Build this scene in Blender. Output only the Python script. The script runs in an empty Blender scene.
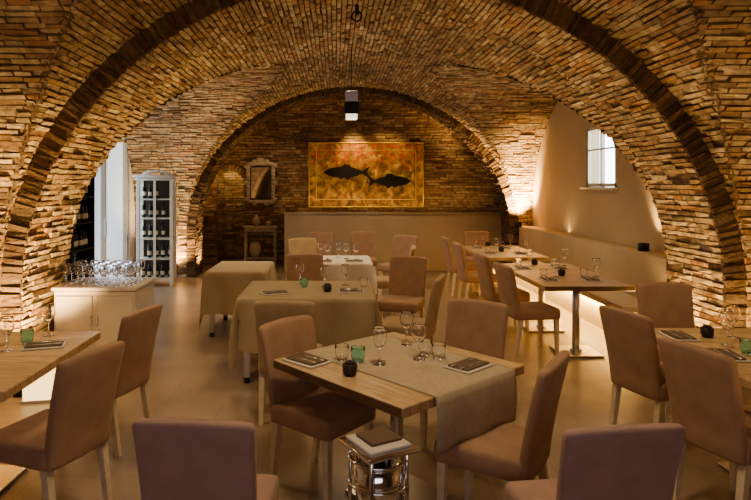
import bpy, bmesh, math, random
from mathutils import Vector, Matrix
random.seed(7)
R=random.uniform
sc=bpy.context.scene
# ------------------------------------------------------------ materials
def nt(name):
    m=bpy.data.materials.new(name); m.use_nodes=True
    n=m.node_tree; b=n.nodes['Principled BSDF']; return m,n,b
def simple(name,col,rough=.6,metal=0,bump=0,bscale=60,var=0,vscale=6,trans=0,ior=1.45,emit=None,es=0,sheen=0):
    m,n,b=nt(name)
    b.inputs['Base Color'].default_value=(*col,1); b.inputs['Roughness'].default_value=rough
    b.inputs['Metallic'].default_value=metal
    b.inputs['Transmission Weight'].default_value=trans; b.inputs['IOR'].default_value=ior
    if sheen:
        b.inputs['Sheen Weight'].default_value=sheen; b.inputs['Sheen Tint'].default_value=(1,.8,.6,1)
    if emit:
        b.inputs['Emission Color'].default_value=(*emit,1); b.inputs['Emission Strength'].default_value=es
    tc=n.nodes.new('ShaderNodeTexCoord')
    if var:
        no=n.nodes.new('ShaderNodeTexNoise'); no.inputs['Scale'].default_value=vscale; no.inputs['Detail'].default_value=5
        cr=n.nodes.new('ShaderNodeValToRGB')
        cr.color_ramp.elements[0].position=.3; cr.color_ramp.elements[1].position=.7
        cr.color_ramp.elements[0].color=tuple(c*(1-var) for c in col)+(1,)
        cr.color_ramp.elements[1].color=tuple(min(1,c*(1+var)) for c in col)+(1,)
        n.links.new(tc.outputs['Object'],no.inputs['Vector']); n.links.new(no.outputs['Fac'],cr.inputs['Fac'])
        n.links.new(cr.outputs['Color'],b.inputs['Base Color'])
    if bump:
        no=n.nodes.new('ShaderNodeTexNoise'); no.inputs['Scale'].default_value=bscale; no.inputs['Detail'].default_value=4
        bp=n.nodes.new('ShaderNodeBump'); bp.inputs['Strength'].default_value=bump; bp.inputs['Distance'].default_value=.01
        n.links.new(tc.outputs['Object'],no.inputs['Vector']); n.links.new(no.outputs['Fac'],bp.inputs['Height'])
        n.links.new(bp.outputs['Normal'],b.inputs['Normal'])
    return m
def brickmat(name,cols):
    m,n,b=nt(name); b.inputs['Roughness'].default_value=.92
    g=n.nodes.new('ShaderNodeNewGeometry'); cr=n.nodes.new('ShaderNodeValToRGB')
    el=cr.color_ramp.elements
    while len(el)<len(cols): el.new(.5)
    for i,c in enumerate(cols):
        el[i].position=i/(len(cols)-1); el[i].color=(*c,1)
    n.links.new(g.outputs['Random Per Island'],cr.inputs['Fac'])
    tc=n.nodes.new('ShaderNodeTexCoord')
    no=n.nodes.new('ShaderNodeTexNoise'); no.inputs['Scale'].default_value=14; no.inputs['Detail'].default_value=6
    n.links.new(tc.outputs['Object'],no.inputs['Vector'])
    mr=n.nodes.new('ShaderNodeMapRange'); mr.inputs[1].default_value=.3; mr.inputs[2].default_value=.7
    mr.inputs[3].default_value=.6; mr.inputs[4].default_value=1.25
    n.links.new(no.outputs['Fac'],mr.inputs[0])
    n3=n.nodes.new('ShaderNodeTexNoise'); n3.inputs['Scale'].default_value=1.3; n3.inputs['Detail'].default_value=3
    n.links.new(tc.outputs['Object'],n3.inputs['Vector'])
    m3=n.nodes.new('ShaderNodeMapRange'); m3.inputs[1].default_value=.35; m3.inputs[2].default_value=.65; m3.inputs[3].default_value=.75; m3.inputs[4].default_value=1.15
    n.links.new(n3.outputs['Fac'],m3.inputs[0])
    mu=n.nodes.new('ShaderNodeMath'); mu.operation='MULTIPLY'; n.links.new(mr.outputs[0],mu.inputs[0]); n.links.new(m3.outputs[0],mu.inputs[1])
    mx=n.nodes.new('ShaderNodeVectorMath'); mx.operation='SCALE'
    n.links.new(cr.outputs['Color'],mx.inputs[0]); n.links.new(mu.outputs[0],mx.inputs['Scale'])
    n.links.new(mx.outputs[0],b.inputs['Base Color'])
    n2=n.nodes.new('ShaderNodeTexNoise'); n2.inputs['Scale'].default_value=45; n2.inputs['Detail'].default_value=5
    n.links.new(tc.outputs['Object'],n2.inputs['Vector'])
    bp=n.nodes.new('ShaderNodeBump'); bp.inputs['Strength'].default_value=.8; bp.inputs['Distance'].default_value=.012
    n.links.new(n2.outputs['Fac'],bp.inputs['Height']); n.links.new(bp.outputs['Normal'],b.inputs['Normal'])
    return m
M_brick=brickmat('vault_brick',[(.31,.20,.115),(.46,.34,.20),(.60,.49,.31),(.38,.25,.14),(.64,.53,.35),(.44,.33,.195),(.44,.25,.14),(.55,.44,.27),(.31,.22,.135)])
M_brick2=brickmat('shaded_arch_brick',[(.09,.055,.032),(.15,.09,.05),(.21,.135,.075),(.12,.075,.04)])  # darkened brick: the shade of the arch step is in its colour
M_brick3=brickmat('end_wall_brick',[(.21,.11,.06),(.35,.21,.12),(.48,.34,.20),(.28,.15,.085),(.41,.29,.18)])
M_mortar=simple('mortar',(.17,.12,.07),.95,bump=.8,bscale=30)
M_plaster=simple('plaster_cream',(.52,.42,.275),.85,bump=.15,bscale=12,var=.06,vscale=2)
M_white=simple('white_plaster',(.72,.74,.74),.8,bump=.1,bscale=10)
M_fabA=simple('taupe_suede',(.40,.255,.165),.85,bump=.3,bscale=220,var=.12,vscale=9,sheen=.2)
M_fabP=simple('daylit_taupe_suede',(.43,.29,.235),.85,bump=.3,bscale=220,var=.10,vscale=9,sheen=.2)  # taupe suede with the purplish daylight tint put into its colour
M_fabB=simple('tan_suede',(.44,.32,.19),.85,bump=.3,bscale=220,var=.1,vscale=9,sheen=.15)
M_leg=simple('pale_wood_leg',(.70,.59,.42),.45,var=.12,vscale=20)
M_steel=simple('brushed_steel',(.62,.6,.56),.28,metal=1)
M_chrome=simple('chrome',(.8,.8,.8),.1,metal=1)
M_black=simple('black_metal',(.02,.02,.02),.5)
M_fish=simple('dark_iron_fish',(.012,.010,.008),.9)
M_linen=simple('linen_beige',(.42,.33,.205),.9,bump=.3,bscale=300,var=.05)
M_linenw=simple('linen_white',(.74,.68,.57),.9,bump=.3,bscale=300,var=.04)
M_runner=simple('linen_runner',(.52,.43,.30),.9,bump=.5,bscale=350,var=.08,vscale=30)
M_glass=simple('clear_glass',(1,1,1),.02,trans=1,ior=1.45)
M_teal=simple('teal_glass',(.62,.92,.9),.04,trans=1,ior=1.45)
M_nap=simple('brown_napkin',(.17,.12,.08),.9,bump=.3,bscale=200)
M_napw=simple('white_napkin',(.62,.57,.49),.9,bump=.3,bscale=200)
M_wpaint=simple('white_painted_wood',(.66,.60,.50),.4,var=.05)
M_frame=simple('antiqued_plaster_frame',(.42,.35,.25),.6,var=.2,vscale=14)
M_dkint=simple('dark_cabinet_interior',(.07,.05,.035),.7)
M_bottle=simple('dark_bottle_glass',(.012,.02,.01),.1)
M_label=simple('bottle_label',(.6,.55,.42),.7)
M_pot=simple('dark_pot',(.05,.035,.025),.4)
M_terra=simple('stone_vase',(.42,.33,.22),.7,bump=.4,bscale=40)
M_led=simple('led_strip',(1,.7,.3),.5,emit=(1,.62,.2),es=12)
M_box=simple('lit_box_shade',(1,.8,.5),.5,emit=(1,.7,.3),es=2.2)
M_lens=simple('lamp_lens',(1,.9,.7),.5,emit=(1,.9,.7),es=1.2)
M_door=simple('frosted_daylight_glass',(.7,.8,.85),.4,emit=(.68,.80,.93),es=.8)
M_mirror=simple('mirror_glass',(.8,.8,.8),.05,metal=1)
def woodmat():
    m,n,b=nt('table_wood'); b.inputs['Roughness'].default_value=.38
    tc=n.nodes.new('ShaderNodeTexCoord'); mp=n.nodes.new('ShaderNodeMapping'); mp.inputs['Scale'].default_value=(2,16,2)
    no=n.nodes.new('ShaderNodeTexNoise'); no.inputs['Scale'].default_value=3; no.inputs['Detail'].default_value=8; no.inputs['Distortion'].default_value=.6
    cr=n.nodes.new('ShaderNodeValToRGB'); e=cr.color_ramp.elements
    e[0].position=.3; e[0].color=(.48,.31,.155,1); e[1].position=.7; e[1].color=(.72,.53,.32,1)
    n.links.new(tc.outputs['Object'],mp.inputs['Vector']); n.links.new(mp.outputs['Vector'],no.inputs['Vector'])
    n.links.new(no.outputs['Fac'],cr.inputs['Fac'])
    bt=n.nodes.new('ShaderNodeTexBrick'); bt.inputs['Scale'].default_value=1; bt.inputs['Brick Width'].default_value=3; bt.inputs['Row Height'].default_value=.125
    bt.inputs['Mortar Size'].default_value=.0022; bt.inputs['Color1'].default_value=(1,1,1,1); bt.inputs['Color2'].default_value=(.84,.82,.8,1); bt.inputs['Mortar'].default_value=(.3,.25,.2,1)
    n.links.new(tc.outputs['Object'],bt.inputs['Vector'])
    mx=n.nodes.new('ShaderNodeMix'); mx.data_type='RGBA'; mx.blend_type='MULTIPLY'; mx.inputs[0].default_value=1
    n.links.new(cr.outputs['Color'],mx.inputs[6]); n.links.new(bt.outputs['Color'],mx.inputs[7])
    n.links.new(mx.outputs[2],b.inputs['Base Color'])
    return m
M_wood=woodmat()
def floormat():
    m,n,b=nt('stone_floor_tiles'); b.inputs['Roughness'].default_value=.30
    tc=n.nodes.new('ShaderNodeTexCoord')
    bt=n.nodes.new('ShaderNodeTexBrick'); bt.inputs['Scale'].default_value=1; bt.offset=.5
    bt.inputs['Brick Width'].default_value=.9; bt.inputs['Row Height'].default_value=.6; bt.inputs['Mortar Size'].default_value=.003
    bt.inputs['Color1'].default_value=(.33,.25,.175,1); bt.inputs['Color2'].default_value=(.35,.268,.19,1); bt.inputs['Mortar'].default_value=(.26,.195,.135,1)
    n.links.new(tc.outputs['Object'],bt.inputs['Vector'])
    no=n.nodes.new('ShaderNodeTexNoise'); no.inputs['Scale'].default_value=2.5; no.inputs['Detail'].default_value=8
    mr=n.nodes.new('ShaderNodeMapRange'); mr.inputs[1].default_value=.3; mr.inputs[2].default_value=.7; mr.inputs[3].default_value=.82; mr.inputs[4].default_value=1.12
    n.links.new(tc.outputs['Object'],no.inputs['Vector']); n.links.new(no.outputs['Fac'],mr.inputs[0])
    mx=n.nodes.new('ShaderNodeVectorMath'); mx.operation='SCALE'
    n.links.new(bt.outputs['Color'],mx.inputs[0]); n.links.new(mr.outputs[0],mx.inputs['Scale']); n.links.new(mx.outputs[0],b.inputs['Base Color'])
    bp=n.nodes.new('ShaderNodeBump'); bp.inputs['Strength'].default_value=.12; bp.inputs['Distance'].default_value=.01
    n.links.new(no.outputs['Fac'],bp.inputs['Height']); n.links.new(bp.outputs['Normal'],b.inputs['Normal'])
    return m
M_floor=floormat()
def artmat():
    m,n,b=nt('painting_gold_red'); b.inputs['Roughness'].default_value=.6
    tc=n.nodes.new('ShaderNodeTexCoord')
    no=n.nodes.new('ShaderNodeTexNoise'); no.inputs['Scale'].default_value=7; no.inputs['Detail'].default_value=10; no.inputs['Distortion'].default_value=.8
    cr=n.nodes.new('ShaderNodeValToRGB'); e=cr.color_ramp.elements
    e[0].position=.30; e[0].color=(.06,.025,.008,1); e[1].position=.76; e[1].color=(.55,.34,.09,1)
    for p,c in ((.42,(.14,.065,.017)),(.52,(.23,.115,.028)),(.62,(.33,.175,.042))):
        x=e.new(p); x.color=(*c,1)
    n.links.new(tc.outputs['Object'],no.inputs['Vector']); n.links.new(no.outputs['Fac'],cr.inputs['Fac'])
    n2=n.nodes.new('ShaderNodeTexNoise'); n2.inputs['Scale'].default_value=9; n2.inputs['Detail'].default_value=4; n2.inputs['Distortion'].default_value=2.5
    n.links.new(tc.outputs['Object'],n2.inputs['Vector'])
    c2=n.nodes.new('ShaderNodeValToRGB'); e2=c2.color_ramp.elements; e2[0].position=.54; e2[0].color=(0,0,0,1); e2[1].position=.58; e2[1].color=(1,1,1,1)
    n.links.new(n2.outputs['Fac'],c2.inputs['Fac'])
    sp=n.nodes.new('ShaderNodeSeparateXYZ'); n.links.new(tc.outputs['Object'],sp.inputs[0])
    m1=n.nodes.new('ShaderNodeMapRange'); m1.inputs[1].default_value=.05; m1.inputs[2].default_value=.35; n.links.new(sp.outputs['Z'],m1.inputs[0])
    mu=n.nodes.new('ShaderNodeMath'); mu.operation='MULTIPLY'; n.links.new(c2.outputs['Color'],mu.inputs[0]); n.links.new(m1.outputs[0],mu.inputs[1])
    mx=n.nodes.new('ShaderNodeMix'); mx.data_type='RGBA'; n.links.new(mu.outputs[0],mx.inputs[0]); n.links.new(cr.outputs['Color'],mx.inputs[6]); mx.inputs[7].default_value=(.38,.035,.01,1)
    n.links.new(mx.outputs[2],b.inputs['Base Color'])
    n.links.new(mx.outputs[2],b.inputs['Emission Color']); b.inputs['Emission Strength'].default_value=.35  # spotlit glow put into the painting as faint emission
    return m
M_art=artmat()
M_gold=simple('gold_frame',(.66,.46,.14),.4,metal=.5)
# ------------------------------------------------------------ mesh builder
class MB:
    def __init__(s): s.v=[];s.f=[];s.m=[];s.sm=[];s.mats=[]
    def mi(s,mat):
        if mat not in s.mats: s.mats.append(mat)
        return s.mats.index(mat)
    def add(s,vs,fs,mat,smooth=False,M=None):
        o=len(s.v); k=s.mi(mat)
        for p in vs:
            p=Vector(p)
            if M is not None: p=M@p
            s.v.append(tuple(p))
        for f in fs: s.f.append(tuple(o+i for i in f)); s.m.append(k); s.sm.append(smooth)
    def box(s,c,d,mat,bev=0,M=None,seg=2,smooth=None):
        if not bev:
            x,y,z=[q/2 for q in d]; cx,cy,cz=c
            vs=[(cx+i*x,cy+j*y,cz+k*z) for k in(-1,1) for j in(-1,1) for i in(-1,1)]
            s.add(vs,[(0,2,3,1),(4,5,7,6),(0,1,5,4),(2,6,7,3),(0,4,6,2),(1,3,7,5)],mat,False,M)
        else:
            bm=bmesh.new(); bmesh.ops.create_cube(bm,size=1)
            for v in bm.verts: v.co=Vector((v.co.x*d[0]+c[0],v.co.y*d[1]+c[1],v.co.z*d[2]+c[2]))
            bmesh.ops.bevel(bm,geom=bm.edges[:],offset=bev,segments=seg,affect='EDGES',profile=.5)
            bm.verts.index_update()
            s.add([v.co.copy() for v in bm.verts],[[v.index for v in f.verts] for f in bm.faces],mat,True if smooth is None else smooth,M); bm.free()
    def lathe(s,prof,mat,c=(0,0,0),n=20,M=None,closed=False):
        vs=[];fs=[]
        for r,z in prof:
            for i in range(n):
                a=2*math.pi*i/n; vs.append((c[0]+r*math.cos(a),c[1]+r*math.sin(a),c[2]+z))
        L=len(prof)
        for k in range(L-1 if not closed else L):
            k2=(k+1)%L
            for i in range(n):
                j=(i+1)%n; fs.append((k*n+i,k*n+j,k2*n+j,k2*n+i))
        s.add(vs,fs,mat,True,M)
    def cyl(s,c,r,h,mat,n=20,M=None):
        s.lathe([(0.0001,0),(r-.0002,0),(r,.0002),(r,h-.0002),(r-.0002,h),(.0001,h)],mat,c,n,M)
    def loft(s,rings,mat,smooth=True,M=None):
        n=len(rings[0]); vs=[p for r in rings for p in r]; fs=[]
        for k in range(len(rings)-1):
            for i in range(n):
                j=(i+1)%n; fs.append((k*n+i,k*n+j,(k+1)*n+j,(k+1)*n+i))
        fs.append(tuple(range(n-1,-1,-1))); fs.append(tuple((len(rings)-1)*n+i for i in range(n)))
        s.add(vs,fs,mat,smooth,M)
    def mesh(s,name):
        me=bpy.data.meshes.new(name); me.from_pydata(s.v,[],s.f)
        for m in s.mats: me.materials.append(m)
        me.polygons.foreach_set('material_index',s.m); me.polygons.foreach_set('use_smooth',s.sm); me.update(); return me
    def obj(s,name,loc=(0,0,0),rz=0):
        return place(s.mesh(name),name,loc,rz)
def place(me,name,loc=(0,0,0),rz=0):
    o=bpy.data.objects.new(name,me); sc.collection.objects.link(o); o.location=loc; o.rotation_euler=(0,0,rz); return o
# ------------------------------------------------------------ vault geometry
CX=.34
def curve(cx,a,b,zs,z0=0.0,N=1500):
    pts=[]
    if zs>z0:
        k=int(60*(zs-z0)/.5)+2
        for i in range(k): pts.append((cx-a,z0+(zs-z0)*i/k))
    for i in range(N+1):
        t=math.pi*(1-i/N); pts.append((cx+a*math.cos(t),zs+b*math.sin(t)))
    if zs>z0:
        for i in range(1,k+1): pts.append((cx+a,zs-(zs-z0)*i/k))
    L=[0]
    for i in range(1,len(pts)): L.append(L[-1]+math.dist(pts[i],pts[i-1]))
    return pts,L
import bisect
def at(cv,s_):
    pts,L=cv; s_=max(0,min(L[-1]-1e-6,s_)); i=max(1,min(len(L)-1,bisect.bisect_right(L,s_)))
    d=L[i]-L[i-1] or 1e-9; t=(s_-L[i-1])/d
    p0,p1=pts[i-1],pts[i]; p=(p0[0]+(p1[0]-p0[0])*t,p0[1]+(p1[1]-p0[1])*t)
    a0,a1=pts[max(0,i-8)],pts[min(len(pts)-1,i+7)]
    tx,tz=a1[0]-a0[0],a1[1]-a0[1]; l=math.hypot(tx,tz) or 1
    tx/=l;tz/=l
    return p,(tx,tz),(tz,-tx)
def brickbox(mb,P,U,V,N,lu,lv,d,mat,back=.05,jt=.0055):
    vs=[]
    for n_ in (-back,d):
        for j in(-1,1):
            for i in(-1,1):
                q=P+U*(i*lu/2+R(-jt,jt))+V*(j*lv/2+R(-jt,jt))+N*(n_+(R(-.009,.009) if n_>-.01 else 0))
                vs.append(q)
    mb.add(vs,[(4,5,7,6),(0,1,5,4),(2,6,7,3),(0,4,6,2),(1,3,7,5)],mat)
BH=.054;BL=.26
def sweep_bricks(mb,cv,axis,u0,u1,keep,mat,h=BH,bl=BL):
    tot=cv[1][-1]; n=int(tot/h); hh=tot/n
    for r in range(n):
        s_=(r+.5)*hh; p,t,nn=at(cv,s_)
        if axis=='Y': mk=lambda c:Vector((p[0],c,p[1])); U=Vector((0,1,0)); V=Vector((t[0],0,t[1])); N=Vector((nn[0],0,nn[1]))
        else: mk=lambda c:Vector((c,p[0],p[1])); U=Vector((1,0,0)); V=Vector((0,t[0],t[1])); N=Vector((0,nn[0],nn[1]))
        u=u0+(bl/2 if r%2 else 0)-bl*R(.0,.15)-bl*.5
        while u<u1:
            l=bl*R(.55,1.2); ue=u+l
            a=max(u,u0); b=min(ue,u1); u=ue
            if b-a<.05: continue
            K=10; ks=[keep(mk(a+(b-a)*(i+.5)/K)) for i in range(K)]
            if not any(ks): continue
            i0=ks.index(True); i1=K-ks[::-1].index(True)
            a,b=a+(b-a)*i0/K,a+(b-a)*i1/K
            if b-a<.03: continue
            brickbox(mb,mk((a+b)/2),U,V,N,(b-a)-.012,hh-R(.010,.017),R(-.004,.02),mat)
def sweep_shell(mb,cv,axis,u0,u1,keep,mat,off=.012,ds=.07,du=.05):
    tot=cv[1][-1]; n=int(tot/ds); m=max(1,int((u1-u0)/du))
    vs=[];fs=[]
    for i in range(n+1):
        p,t,nn=at(cv,tot*i/n); q=(p[0]-nn[0]*off,p[1]-nn[1]*off)
        for j in range(m+1):
            u=u0+(u1-u0)*j/m
            vs.append((q[0],u,q[1]) if axis=='Y' else (u,q[0],q[1]))
    for i in range(n):
        for j in range(m):
            a=i*(m+1)+j; idx=(a,a+1,a+m+2,a+m+1)
            c=sum((Vector(vs[k]) for k in idx),Vector())/4
            if keep(c): fs.append(idx)
    mb.add(vs,fs,mat)
def zell(t,a,b,zs):
    t=t/a
    return zs+b*math.sqrt(1-t*t) if abs(t)<1 else -9
XL,XR=-3.8,3.75
def bay(mb,y0,y1,a,b,zs,czs,cb,bricky0=None):
    yc=(y0+y1)/2; ha=(y1-y0)/2
    main=curve(CX,a,b,zs,z0=zs-.01); cross=curve(yc,ha,cb,czs,z0=czs-.01)
    zc=lambda y: zell(y-yc,ha,cb,czs); zm=lambda x: zell(x-CX,a,b,zs)
    sweep_bricks(mb,main,'Y',bricky0 or y0,y1,lambda P:P.z>=zc(P.y),M_brick)
    sweep_bricks(mb,cross,'X',XL,XR,lambda P:P.z>zm(P.x) and P.y>(bricky0 or -99),M_brick)
    sweep_shell(mb,main,'Y',y0,y1,lambda P:P.z>=zc(P.y)-.02,M_mortar)
    sweep_shell(mb,cross,'X',XL,XR,lambda P:P.z>zm(P.x)-.02,M_mortar)
def annulus(mb,y,a,b,zs,dirn,width,rows,matfirst,mat,bricks=True):
    cv=curve(CX,a,b,zs); tot=cv[1][-1]; n=int(tot/.06); hh=tot/n
    vs=[];fs=[]
    for i in range(n+1):
        p,t,nn=at(cv,tot*i/n)
        vs+= [(p[0],y,p[1]),(p[0]-nn[0]*1.3,y,p[1]-nn[1]*1.3)]
    for i in range(n): fs.append((2*i,2*i+1,2*i+3,2*i+2))
    mb.add(vs,fs,M_mortar)
    if not bricks: return
    for i in range(n):
        p,t,nn=at(cv,(i+.5)*hh)
        for k in range(rows):
            r=width*(k+.5)-.012; g=1+max(0,r)/a*.9
            P=Vector((p[0]-nn[0]*r,y,p[1]-nn[1]*r))
            brickbox(mb,P,Vector((nn[0],0,nn[1])),Vector((t[0],0,t[1])),Vector((0,dirn,0)),width-.014,hh*g-.014,R(0,.02),matfirst if k==0 else mat,.03)
Y1,Y2,Y3,Y4,Y5=5.36,6.3,11.4,12.0,13.0
ceil=MB()
bay(ceil,.3,Y1,3.34,3.04,.75,1.1,2.35,bricky0=.8)
bay(ceil,Y2,Y3,3.17,2.87,.75,1.15,2.3)
cvb=curve(CX,3.34,3.04,.75); sweep_shell(ceil,cvb,'Y',-2.2,.3,lambda P:True,M_mortar,du=.5)
cva=curve(CX,3.3,3.0,.75); sweep_shell(ceil,cva,'Y',Y4,Y5,lambda P:True,M_mortar); sweep_bricks(ceil,cva,'Y',Y4,Y5,lambda P:True,M_brick)
ceil.box((0,5.5,4.15),(9.2,16,.2),M_mortar)
ceil.obj('ceiling')
a1=MB(); cv1=curve(CX,3.15,2.85,.75)
sweep_shell(a1,cv1,'Y',Y1,Y2,lambda P:True,M_mortar); sweep_bricks(a1,cv1,'Y',Y1+.01,Y2,lambda P:True,M_brick)
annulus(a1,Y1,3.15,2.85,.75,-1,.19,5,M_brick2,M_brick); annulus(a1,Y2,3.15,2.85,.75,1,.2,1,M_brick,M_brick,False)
a1.obj('trim_1_brick_arch')
a2=MB(); cv2=curve(CX,3.0,2.72,.8)
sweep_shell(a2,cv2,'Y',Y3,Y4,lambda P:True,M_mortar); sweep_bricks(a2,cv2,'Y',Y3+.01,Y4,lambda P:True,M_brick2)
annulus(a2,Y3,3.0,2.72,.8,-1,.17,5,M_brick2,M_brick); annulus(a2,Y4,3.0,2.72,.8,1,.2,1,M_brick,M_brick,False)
a2.obj('trim_2_brick_arch')
# end wall with an arched opening into a small lit room at its left end
w=MB(); DC=-2.27; DR=.3; DS=1.75
def inop(x,z): return abs(x-DC)<DR and z<DS+math.sqrt(max(0,DR*DR-(x-DC)**2))
w.box((-3.3,Y5+.12,2),(1.46,.2,4.2),M_mortar); w.box((1.415,Y5+.12,2),(6.77,.2,4.2),M_mortar); w.box((DC,Y5+.12,DS+DR+1),(.62,.2,2),M_mortar)
z=.03;r=0
while z<3.75:
    x=-3.2+(r%2)*.13
    while x<3.9:
        l=R(.2,.3); hgt=R(.05,.062)
        K=12; ks=[not inop(x+l*(i+.5)/K,z) for i in range(K)]
        if any(ks):
            i0=ks.index(True); i1=K-ks[::-1].index(True); xa=x+l*i0/K; xb=x+l*i1/K
            if xb-xa>.04: brickbox(w,Vector(((xa+xb)/2,Y5+.02,z)),Vector((1,0,0)),Vector((0,0,1)),Vector((0,-1,0)),xb-xa-.014,hgt-.008,R(0,.035),M_brick3,.1)
        x+=l
    z+=.06;r+=1
for i in range(17):
    a=math.pi*i/16; V=Vector((math.cos(a),0,math.sin(a))); P=Vector((DC,Y5,DS))+V*(DR+.07)
    brickbox(w,P,V,Vector((-V.z,0,V.x)),Vector((0,-1,0)),.14,.062,.04,M_brick,.06)
z=.03
while z<2.5:
    x=-3.1
    while x<-1.4:
        l=R(.2,.3); brickbox(w,Vector((x+l/2,Y5+1.0,z)),Vector((1,0,0)),Vector((0,0,1)),Vector((0,-1,0)),l-.014,.05,R(0,.02),M_brick); x+=l
    z+=.06
w.box((DC,Y5+1.07,1.25),(1.8,.1,2.5),M_mortar); w.box((-3.1,Y5+.6,1.25),(.1,.9,2.5),M_mortar); w.box((-1.4,Y5+.6,1.25),(.1,.9,2.5),M_mortar); w.box((DC,Y5+.6,2.5),(1.8,.9,.1),M_mortar)
w.obj('wall_back')
w=MB(); w.box((0,-2.3,2),(9,.2,4.2),M_plaster); w.obj('wall_rear')
w=MB(); w.box((0,5.9,-.05),(9.4,16.8,.1),M_floor); w.obj('floor')
# left wall
def wallX(mb,x,th,y0,y1,z0,z1,mat): mb.box((x,(y0+y1)/2,(z0+z1)/2),(th,y1-y0,z1-z0),mat)
xl=XL-.1
w=MB(); wallX(w,xl,.2,-2.2,8.95,0,4.1,M_white); w.obj('wall_left')
w=MB(); wallX(w,xl,.2,11.1,13.2,0,4.1,M_white); w.obj('wall_left')
w=MB(); wallX(w,xl,.2,8.95,11.1,2.6,4.1,M_white); w.obj('wall_left')
w=MB()
w.box((XL-.12,10.03,1.3),(.03,2.1,2.58),M_door)
for yy in (8.985,10.03,11.065): w.box((XL-.07,yy,1.3),(.08,.05,2.58),M_wpaint)
for zz in (.05,2.55): w.box((XL-.07,10.03,zz),(.08,2.1,.06),M_wpaint)
w.box((XL-.01,9.95,1.05),(.05,.02,.3),M_steel,.006)
w.obj('door_1')
# right wall with window
w=MB(); xr=XR+.1
wy0,wy1,wz0,wz1=8.0,8.95,1.72,2.6
wallX(w,xr,.2,-2.2,wy0,0,4.1,M_plaster); wallX(w,xr,.2,wy1,13.2,0,4.1,M_plaster)
wallX(w,xr,.2,wy0,wy1,0,wz0,M_plaster); wallX(w,xr,.2,wy0,wy1,wz1,4.1,M_plaster)
w.box((3.62,8.85,.49),(.26,5.1,.98),M_plaster,.02)
w.obj('wall_right')
w=MB()
fx=XR+.03
for yy in (wy0+.03,(wy0+wy1)/2,wy1-.03): w.box((fx,yy,(wz0+wz1)/2),(.05,.045,wz1-wz0),M_wpaint)
for zz in (wz0+.03,wz1-.03): w.box((fx,(wy0+wy1)/2,zz),(.05,wy1-wy0,.05),M_wpaint)
w.box((fx,(wy0+wy1)/2,(wz0+wz1)/2+.1),(.03,wy1-wy0,.022),M_wpaint)
w.box((XR-.01,(wy0+wy1)/2,wz0-.02),(.14,wy1-wy0+.1,.04),M_wpaint,.006)
w.obj('window_1')
w=MB(); w.box((1.22,12.25,.58),(4.5,.14,1.16),M_plaster,.01); w.box((1.22,12.24,1.175),(4.54,.2,.03),M_plaster,.006); w.obj('wall_partition')
w=MB(); w.box((3.27,8.75,.42),(.44,4.7,.07),M_wpaint,.012); w.box((3.36,8.75,.19),(.24,4.7,.38),M_plaster); w.box((3.225,8.75,.365),(.02,4.6,.02),M_led)
w.obj('wall_bench')
# ------------------------------------------------------------ chairs
def chair_mesh(fab,name):
    mb=MB()
    mb.box((0,.0,.425),(.44,.45,.115),fab,.028,seg=3)
    rings=[]
    zsn=[.37,.375,.39,.45,.55,.65,.75,.83,.885,.903,.91]
    for i,z in enumerate(zsn):
        t=(z-.37)/.53; yc=-.21-.10*t**1.4
        e={0:.6,1:.85,2:1,8:1,9:.8,10:.45}.get(i,1)
        wx=.208+.014*t+(-.004 if i in(0,10) else 0); wy=.031*e
        if i==9: wx-=.004
        if i==10: wx-=.014
        ring=[]
        for k in range(32):
            a=2*math.pi*k/32; c,s_=math.cos(a),math.sin(a)
            px=wx*math.copysign(abs(c)**.22,c); py=wy*math.copysign(abs(s_)**.55,s_)
            py+= -.018*(1-(px/.22)**2)
            ring.append((px,yc+py,z+(.014*(1-(px/.22)**2) if i>=8 else 0)))
        rings.append(ring)
    mb.loft(rings,fab)
    for sx in(-1,1):
        for (yt,yb) in ((.185,.195),(-.19,-.245)):
            rr=[]
            for z,h,y in((0,.015,yb),(.2,.019,(yt+yb)/2),(.40,.022,yt)):
                x=sx*.185; rr.append([(x-h,y-h,z),(x+h,y-h,z),(x+h,y+h,z),(x-h,y+h,z)])
            mb.loft(rr,M_leg,False)
    return mb.mesh(name)
CA=chair_mesh(M_fabA,'dining_chair_mesh'); CB=chair_mesh(M_fabB,'dining_chair_light_mesh'); CP=chair_mesh(M_fabP,'dining_chair_daylit_mesh')
def chair(bx,by,dx,dy,me=CA):
    l=math.hypot(dx,dy); dx/=l;dy/=l
    place(me,'dining_chair',(bx+.27*dx,by+.27*dy,0),math.atan2(-dx,dy))
for c in [(-.27,3.68,.76,-.65),(1.0,4.28,-.55,-.83),(1.02,2.90,-.83,.55),
          (-1.26,3.05,-.92,.35),(-1.33,4.05,-.97,.25),(-.36,7.2,.1,-1),(.84,6.95,-.35,-.9),
          (1.80,6.3,1,.12),(1.80,7.25,1,.1),(1.80,8.65,1,.05),(1.80,9.6,1,.05),(2.55,10.75,0,-1),(.5,10.7,0,-1),
          (1.96,4.0,.95,.3),(1.90,3.12,.95,.3),(2.78,5.05,-.1,-1),(-.25,10.6,0,-1),(1.15,9.9,-.6,-.8)]:
    chair(*c)
chair(-.5,2.17,.08,1,CP); chair(1.0,2.12,-.12,1,CP)
chair(-.36,4.35,.1,1,CB); chair(.92,5.5,-.92,.3,CB); chair(-.5,9.35,.3,-1,CB); chair(1.02,8.15,-1,.1,CB)
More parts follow.
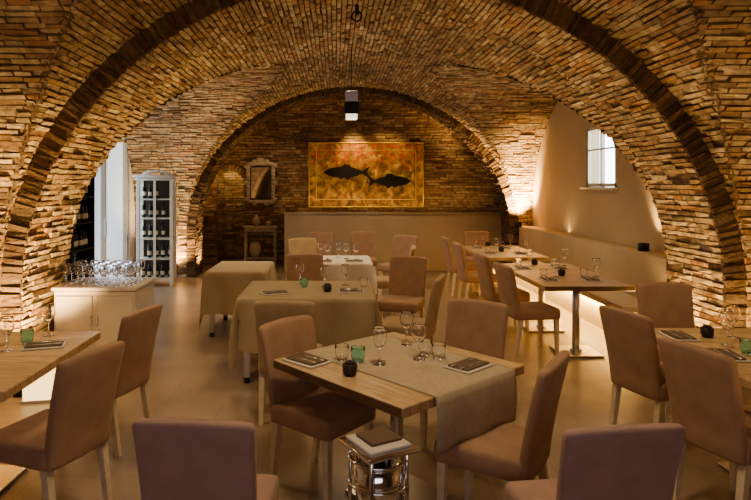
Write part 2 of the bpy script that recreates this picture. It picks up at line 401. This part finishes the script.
# ------------------------------------------------------------ tables
def wood_table(name,cx,cy,sx,sy,rz=0,legs=1):
    mb=MB(); mb.box((0,0,.725),(sx,sy,.05),M_wood,.005,seg=1,smooth=False)
    ps=[(0,0)] if legs==1 else [(0,-sy*.3),(0,sy*.3)]
    for x,y in ps:
        mb.cyl((x,y,.01),.038,.67,M_steel); mb.box((x,y,.0125),(.42,.42,.015),M_steel,.004,seg=1,smooth=False)
        mb.box((x,y,.69),(.4,.4,.02),M_black)
        mb.cyl((x,y,.02),.06,.02,M_steel)
    return mb.obj(name,(cx,cy,0),rz)
RZ=math.atan2(-.75,.65)
TC=(.35,3.39)
wood_table('dining_table',TC[0],TC[1],1.0,1.0,RZ)
wood_table('dining_table',-2.1,3.5,1.0,1.2,0)
wood_table('dining_table',2.6,3.55,.96,1.3,0)
wood_table('dining_table',2.52,6.8,.9,1.75,0,2)
wood_table('dining_table',2.52,9.1,.9,1.6,0,2)
def runner():
    mb=MB(); prof=[]
    hang=.27; e=.503; z=.7535
    for k in range(5): prof.append((-e-.008-.004*math.sin(k),z-.2+.2*k/4-.004))
    prof.append((-e+.004,z))
    for k in range(1,12): prof.append((-e+2*e*k/12,z))
    prof.append((e-.004,z))
    for k in range(8): prof.append((e+.01+.01*math.sin(k*.5),z-.006-hang*k/7))
    ys=[-.28+.66*j/24 for j in range(25)]
    vs=[];fs=[]
    for (x,zz) in prof:
        for y in ys:
            w_=.008*math.sin(y*22)*max(0,(z-zz)/.25); vs.append((x+(w_ if x>0 else -w_),y,zz))
    n=len(ys)
    for i in range(len(prof)-1):
        for j in range(n-1): fs.append((i*n+j,i*n+j+1,(i+1)*n+j+1,(i+1)*n+j))
    mb.add(vs,fs,M_runner,True); return mb.obj('table_runner',(TC[0],TC[1],0),RZ)
ro=runner(); so=ro.modifiers.new('s','SOLIDIFY'); so.thickness=.0025; so.offset=0
def cloth_table(cx,cy,hx,hy,mat,over=.33,rz=0,name='cloth_covered_table'):
    mb=MB(); S=60; vs=[];fs=[]; X=hx+over; Y=hy+over
    for i in range(S+1):
        for j in range(S+1):
            u=-X+2*X*i/S; v=-Y+2*Y*j/S
            qx=max(-hx,min(hx,u)); qy=max(-hy,min(hy,v)); ox,oy=u-qx,v-qy; d=math.hypot(ox,oy)
            if d<1e-6: vs.append((u,v,.756)); continue
            nx,ny=ox/d,oy/d
            ang=(qx+qy)*14+math.atan2(ny,nx)*3
            dd=min(d,.715)
            f=.012+.08*dd+.035*math.sin(ang)*min(1,dd/.2)+(d-dd)
            vs.append((qx+nx*f,qy+ny*f,.756-dd*.99))
    for i in range(S):
        for j in range(S): a=i*(S+1)+j; fs.append((a,a+S+1,a+S+2,a+1))
    mb.add(vs,fs,mat,True)
    mb.box((0,0,.735),(hx*2-.01,hy*2-.01,.035),M_wood)
    for sx in(-1,1):
        for sy in(-1,1):
            mb.box((sx*(hx-.07),sy*(hy-.07),.385),(.05,.05,.67),M_steel); mb.cyl((sx*(hx-.07),sy*(hy-.07),0),.028,.05,M_black,12)
    return mb.obj(name,(cx,cy,0),rz)
cloth_table(-.25,5.75,.6,.5,M_linen,.46)
cloth_table(-1.15,7.35,.34,.5,M_linen,.48)
cloth_table(.05,8.05,.42,.42,M_linenw,.4)
# ------------------------------------------------------------ tableware
def wg():
    mb=MB()
    mb.lathe([(.0005,0),(.033,0),(.034,.001),(.033,.0025),(.008,.006),(.004,.012),(.0038,.085),(.012,.095),(.024,.105),(.034,.12),(.040,.14),(.042,.155),(.041,.175),(.038,.19),(.0345,.2035),
              (.034,.2048),(.0332,.2035),(.0367,.19),(.0397,.175),(.0407,.155),(.0387,.14),(.0327,.121),(.0225,.107),(.010,.099),(.0005,.097)],M_glass,n=24)
    return mb.mesh('wine_glass')
def tb(mat,n):
    mb=MB(); mb.lathe([(.0005,0),(.028,0),(.030,.002),(.038,.03),(.0395,.06),(.040,.083),(.0392,.0848),(.0384,.083),(.038,.06),(.0365,.032),(.029,.010),(.0275,.008),(.0005,.008)],mat,n=24); return mb.mesh(n)
WG=wg(); TT=tb(M_teal,'teal_tumbler'); TG=tb(M_glass,'water_tumbler')
def napm():
    mb=MB(); mb.box((0,0,.005),(.24,.17,.010),M_napw,.004); mb.box((0,.0,.014),(.21,.13,.010),M_nap,.003)
    for y,l in((-.03,.2),(.03,.2)):
        mb.box((-.02,y,.0205),(l,.008,.003),M_steel,.001,seg=1)
        mb.box((-.02+l/2,y,.0205),(.05,.02,.003),M_steel,.001,seg=1)
    return mb.mesh('folded_napkin')
NP=napm()
def potm():
    mb=MB(); mb.lathe([(.0005,0),(.03,0),(.038,.02),(.04,.06),(.035,.062),(.033,.03),(.0005,.028)],M_pot,n=20)
    for k in range(9):
        a=k*.7; mb.box((.018*math.cos(a),.018*math.sin(a),.06),(.014,.014,.03),M_pot,.004)
    return mb.mesh('candle_pot')
PT=potm()
def put(me,name,px,py,z,rz=0):
    place(me,name,(px,py,z),rz)
ZT=.7502; ZR=.7552; ZC=.7565
def loc(e1,e2):
    c,s_=math.cos(RZ),math.sin(RZ); return TC[0]+c*e1-s_*e2,TC[1]+s_*e1+c*e2
for e1,e2 in((-.02,-.12),(.06,.12),(-.2,.3)): put(WG,'wine_glass',*loc(e1,e2),ZR)
for e1,e2 in((.12,.22),(.02,.22)): put(TG,'water_tumbler',*loc(e1,e2),ZR)
put(TT,'teal_tumbler',*loc(-.13,-.18),ZR); put(TG,'water_tumbler',*loc(-.22,-.22),ZR); put(PT,'candle_pot',*loc(.0,-.36),ZT)
put(NP,'folded_napkin',*loc(.33,.22),ZR,RZ+1.6); put(NP,'folded_napkin',*loc(-.34,-.38),ZT,RZ+.1)
for x,y in((-1.98,3.62),(-1.90,3.98)): put(WG,'wine_glass',x,y,ZT)
put(TT,'teal_tumbler',-1.95,3.8,ZT)
put(TG,'water_tumbler',-2.06,3.72,ZT); put(NP,'folded_napkin',-1.8,3.72,ZT,.3)
for x,y in((2.45,3.75),(2.62,3.95),(2.7,3.7)): put(WG,'wine_glass',x,y,ZT)
put(TT,'teal_tumbler',2.44,3.55,ZT); put(TG,'water_tumbler',2.57,3.6,ZT); put(PT,'candle_pot',2.45,3.95,ZT)
put(NP,'folded_napkin',2.28,3.5,ZT,1.4); put(NP,'folded_napkin',2.26,3.95,ZT,1.5)
for yy in (6.3,7.2,8.7,9.5):
    for xx in (2.3,2.74):
        put(NP,'folded_napkin',xx-.05,yy+.02,ZT,1.5); put(WG,'wine_glass',xx+.1,yy+.22,ZT); put(TG,'water_tumbler',xx-.02,yy+.26,ZT)
    put(PT,'candle_pot',2.5,yy+.32,ZT)
for x,y in((-.1,5.87),(.1,5.95),(-.35,6.0)): put(WG,'wine_glass',x,y,ZC)
put(NP,'folded_napkin',.15,5.6,ZC); put(NP,'folded_napkin',-.55,5.5,ZC,.4); put(TT,'teal_tumbler',-.3,5.85,ZC); put(PT,'candle_pot',-.07,5.6,ZC); put(TG,'water_tumbler',.28,5.85,ZC)
for x,y in((-.1,8.03),(.15,8.1),(.05,8.25),(.28,8.0),(-.2,8.25)): put(WG,'wine_glass',x,y,ZC)
put(NP,'folded_napkin',-.15,7.8,ZC); put(NP,'folded_napkin',.25,7.8,ZC)
# stand in front of near table
mb=MB()
mb.box((0,0,.668),(.25,.25,.018),M_chrome,.004); mb.box((0,0,.684),(.2,.2,.014),M_napw,.005); mb.box((.01,.01,.697),(.15,.13,.012),M_nap,.004)
for k in range(4):
    a=math.pi/4+k*math.pi/2; mb.cyl((.11*math.cos(a)*1.1,.11*math.sin(a)*1.1,0),.009,.66,M_chrome,12)
for zz in(.10,.30,.52,.62):
    prof=[(.12+.006*math.cos(t),zz+.006*math.sin(t)) for t in [2*math.pi*i/8 for i in range(8)]]
    mb.lathe(prof,M_chrome,n=28,closed=True)
mb.lathe([(.0005,.4),(.085,.4),(.105,.62),(.109,.62),(.088,.396),(.0005,.396)],M_chrome,n=28)
mb.obj('ice_bucket_stand',(.18,2.5,0),.5)
# lit cube
mb=MB(); mb.box((0,0,.19),(.26,.26,.34),M_box,.01); mb.box((0,0,.01),(.28,.28,.02),M_wpaint); mb.box((0,0,.37),(.28,.28,.02),M_wpaint); mb.obj('light_cube_lamp',(-2.4,4.95,0),.2)
# glass station cabinet at left
mb=MB()
mb.box((0,0,.36),(.8,.62,.70),M_wpaint,.008,seg=1,smooth=False); mb.box((0,0,.73),(.84,.66,.035),M_wpaint,.008)
for sx in (-.2,.2):
    mb.box((sx,-.315,.36),(.36,.015,.6),M_wpaint,.004,seg=1,smooth=False); mb.box((sx*.15,-.33,.42),(.015,.02,.1),M_steel,.003)
mb.obj('service_cabinet',(-2.36,6.2,.0),0)
for i in range(6):
    for j in range(4): put(WG,'wine_glass',-2.68+i*.125,5.98+j*.13,.7478)
def bottle(mb,x,y,z,s=1,lab=True):
    mb.lathe([(.0005,0),(.037*s,0),(.038*s,.01),(.038*s,.19*s),(.03*s,.22*s),(.014*s,.25*s),(.014*s,.31*s),(.0005,.31*s)],M_bottle,(x,y,z),12)
    if lab: mb.lathe([(.0388*s,.05*s),(.0388*s,.13*s)],M_label,(x,y,z),12)
# vitrine
mb=MB(); W_,D_,H_=.62,.4,1.9
for sx in(-1,1):
    for sy in(-1,1): mb.box((sx*(W_/2-.03),sy*(D_/2-.03),H_/2),(.06,.06,H_),M_wpaint,.004,seg=1,smooth=False)
for zz,t in((.12,.05),(.47,.02),(.82,.02),(1.17,.02),(1.5,.02),(1.86,.05)): mb.box((0,0,zz),(W_-.02,D_-.03,t),M_wpaint)
mb.box((0,D_/2-.012,1),(W_-.06,.012,1.8),M_dkint)
mb.box((0,0,H_),(W_+.1,D_+.08,.05),M_wpaint,.015); mb.box((0,0,H_-.05),(W_+.05,D_+.04,.04),M_wpaint,.01)
mb.box((0,-D_/2,.98),(.04,.03,1.7),M_wpaint)
for k in range(7):
    a=math.pi*k/6; mb.box((.2*math.cos(a),0,H_+.02+.07*math.sin(a)),(.1,.05,.05),M_wpaint,.01)
for zz in(.13,.48,.83,1.18,1.51):
    for i in range(5):
        if R(0,1)<.9: bottle(mb,-.22+i*.11,R(-.08,.05),zz+.012,R(.8,.93))
mb.obj('display_cabinet',(-3.12,10.5,0),.12)
# wine rack left wall
mb=MB()
for yy in(-.35,.35): mb.box((0,yy,1.0),(.26,.03,2.0),M_black)
for k in range(6): mb.box((0,0,.1+k*.37),(.26,.7,.025),M_black)
for k in range(5):
    for i in range(6): bottle(mb,R(-.02,.06),-.27+i*.11,.1125+k*.37,.9)
mb.obj('wine_rack',(-3.66,8.45,0))
# painting with fish
mb=MB(); Wp,Hp=2.46,1.38
mb.box((0,0,0),(Wp,.03,Hp),M_art)
for sz in(-1,1): mb.box((0,-.01,sz*(Hp/2)),(Wp+.03,.05,.025),M_gold,.008); mb.box((0,-.018,sz*(Hp/2-.16)),(Wp-.32,.008,.016),M_gold)
for sx in(-1,1): mb.box((sx*(Wp/2),-.01,0),(.025,.05,Hp+.03),M_gold,.008); mb.box((sx*(Wp/2-.16),-.018,0),(.016,.008,Hp-.32),M_gold)
def fish(cx,cz,L,d,rot=0):
    up=[(.5,.0),(.46,.045),(.38,.09),(.25,.125),(.12,.14),(.06,.2),(-.06,.19),(-.1,.13),(-.24,.08),(-.34,.035),(-.5,.15),(-.45,.0)]
    lo=[(-.5,-.15),(-.34,-.035),(-.24,-.08),(-.1,-.12),(-.04,-.19),(.06,-.125),(.12,-.17),(.2,-.12),(.25,-.12),(.38,-.085),(.46,-.04)]
    pts=up+lo; n=len(pts); vs=[]
    for y in(-.05,-.085):
        for x,zz in pts:
            X=x*L*d; Z=zz*L*.9; vs.append((cx+X*math.cos(rot)-Z*math.sin(rot),y,cz+X*math.sin(rot)+Z*math.cos(rot)))
    mb.add(vs,[tuple(range(n)),tuple(range(2*n-1,n-1,-1))]+[(i,(i+1)%n,n+(i+1)%n,n+i) for i in range(n)],M_fish)
    for q in(-.15,.15): mb.box((cx+q*L,-.03,cz),(.015,.05,.015),M_fish)
fish(-.42,.05,.98,-1); fish(.5,-.14,.92,1)
mb.obj('fish_painting',(.67,Y5-.07,1.97))
# mirror
mb=MB(); mb.box((0,0,0),(.42,.02,.66),M_mirror)
for t in range(40):
    a=2*math.pi*t/40; x=.27*max(-1,min(1,1.35*math.cos(a))); z=.41*max(-1,min(1,1.35*math.sin(a)))
    mb.box((x,-.015,z),(.09,.05,.09),M_frame,.03,seg=3)
    if t%4==0: mb.box((x*1.15,-.02,z*1.1),(.1,.05,.1),M_frame,.035,seg=3)
mb.box((0,-.02,.48),(.18,.05,.12),M_frame,.045,seg=3)
mb.obj('ornate_mirror',(-1.6,Y5-.08,1.80))
mb=MB(); mb.box((0,0,.86),(.7,.32,.04),M_frame,.008)
for sx in(-1,1):
    for sy in(-1,1): mb.box((sx*.31,sy*.12,.42),(.04,.04,.84),M_frame,.006)
mb.box((0,0,.80),(.62,.26,.08),M_frame); mb.box((0,0,.2),(.62,.26,.02),M_frame)
mb.lathe([(.0005,0),(.06,0),(.09,.08),(.07,.17),(.035,.21),(.05,.24),(.04,.24),(.0005,.2)],M_terra,(-.1,0,.88),20)
mb.lathe([(.0005,0),(.05,0),(.06,.06),(.05,.1),(.0005,.09)],M_terra,(.17,0,.88),20)
mb.lathe([(.0005,0),(.09,0),(.14,.12),(.12,.28),(.07,.34),(.0005,.33)],M_terra,(-.12,0,.21),20)
mb.obj('console_table',(-1.58,12.76,0))
# ceiling spotlight: rectangular box fixture
mb=MB(); mb.cyl((0,0,.2),.004,.69,M_black,8); mb.box((0,0,.14),(.17,.2,.15),M_steel,.008,seg=1,smooth=False); mb.box((0,0,-.01),(.19,.22,.16),M_black,.008,seg=1,smooth=False); mb.box((0,0,-.12),(.15,.18,.07),M_lens,.008,seg=1,smooth=False)
mb.obj('ceiling_spotlight',(.22,8.0,2.78),.0)
mb=MB(); mb.cyl((0,0,0),.02,.1,M_black,12); mb.lathe([(.05+.008*math.cos(t),-.05+.008*math.sin(t)) for t in [2*math.pi*i/8 for i in range(8)]],M_black,n=16,closed=True,M=Matrix.Rotation(math.pi/2,4,'X')); mb.obj('ceiling_hook',(.22,6.0,3.45))
# ------------------------------------------------------------ lights
WARM=(1,.64,.29); SOFT=(1,.78,.49)
def uplight_fix(x,y,z=0):
    mb=MB(); mb.lathe([(.0005,0),(.06,0),(.06,.09),(.05,.09),(.045,.07),(.0005,.07)],M_black,n=16); mb.obj('floor_uplight',(x,y,z))
def lamp(name,kind,locn,e,col,target=None,size=.1,spot=120,blend=.8,sy=None):
    l=bpy.data.lights.new(name,kind); l.energy=e; l.color=col
    if kind=='AREA':
        l.size=size
        if sy: l.shape='RECTANGLE'; l.size_y=sy
    else: l.shadow_soft_size=size
    if kind=='SPOT': l.spot_size=math.radians(spot); l.spot_blend=blend
    o=bpy.data.objects.new(name,l); sc.collection.objects.link(o); o.location=locn
    if target: o.rotation_euler=(Vector(target)-Vector(locn)).to_track_quat('-Z','Y').to_euler()
    return o
def up(x,y,e,t,z=0,spot=110):
    uplight_fix(x,y,z); lamp('uplight_lamp','SPOT',(x,y,z+.12),e,WARM,t,.05,spot)
up(-2.62,5.0,460,(-3.0,5.75,1.5),0,90); up(3.3,5.05,110,(3.55,5.8,1.8),0,95)
up(-3.0,11.12,230,(-2.98,11.5,2.0)); up(-2.42,11.7,160,(-2.75,11.7,1.2))
up(3.4,11.1,680,(3.45,11.45,1.9),.98,95); up(3.6,7.0,65,(3.3,6.4,3),.98); up(-3.5,6.8,120,(-2.8,6.8,3)); up(3.25,5.9,70,(3.45,5.85,2))
up(-3.0,1.6,80,(-2.4,3,3)); up(3.3,1.6,115,(2.6,3,3))  # unseen uplights added as fill for the near vault
def down(x,y,z,e,t=None,spot=140): lamp('room_fill','SPOT',(x,y,z),e,SOFT,t or (x,y,0),.2,spot,1)  # fill spots without fixtures, added to brighten furniture and floor
down(.3,2.6,3.4,135); down(-1.9,4.2,2.6,60); down(.1,5.8,3.3,78); down(2.5,4.2,2.6,45); down(.2,8.2,3.2,92); down(2.2,8.0,2.7,60); down(-1.7,8.5,2.6,85); down(1,10.3,3.0,75); down(-1.2,12.3,3.0,24)
lamp('room_fill','POINT',(.3,8.0,2.2),10,SOFT,size=.4)  # added soft fill hanging free in the middle bay
lamp('alcove_lamp','POINT',(DC,Y5+.55,2.2),16,WARM,size=.08)
lamp('painting_lamp','SPOT',(.35,12.4,3.2),110,(1,.68,.30),(.45,13,2.25),.04,62)
lamp('painting_lamp','SPOT',(1.3,12.35,3.2),36,(1,.68,.30),(1.0,13,2.0),.04,85)
lamp('wall_wash_lamp','AREA',(1.2,12.5,1.25),14,WARM,(1.2,12.9,2.5),3.8,sy=.1)
lamp('ledge_wash_lamp','AREA',(3.66,9.6,1.0),8,WARM,(3.72,9.6,3),.06,sy=3.2)
d=lamp('bench_led_lamp','AREA',(3.19,8.75,.33),65,(1,.66,.25),None,.06,sy=4.4); d.rotation_euler=(0,math.radians(-35),0)
lamp('door_daylight','AREA',(-3.7,10.0,1.3),30,(.65,.8,1),(0,9.0,.8),1.6,sy=2.0)
lamp('rear_fill','AREA',(-.2,-2.1,2.0),48,(.90,.80,.92),(0,3,.3),3,sy=1.8)  # added cool fill before the solid rear wall, which has no window
wd=bpy.data.worlds.new('world'); sc.world=wd; wd.use_nodes=True
bg=wd.node_tree.nodes['Background']; bg.inputs[0].default_value=(.85,.93,1,1); bg.inputs[1].default_value=6
cd=bpy.data.cameras.new('cam'); cam=bpy.data.objects.new('camera',cd); sc.collection.objects.link(cam)
cam.location=(0,0,1.75); cam.rotation_euler=(math.pi/2,0,0); cd.sensor_width=36; cd.lens=600/751*36
cd.shift_x=40.5/751; cd.shift_y=-65/751; cd.clip_start=.05
sc.camera=cam
sc.view_settings.view_transform='AgX'
try: sc.view_settings.look='AgX - Medium High Contrast'
except Exception: pass
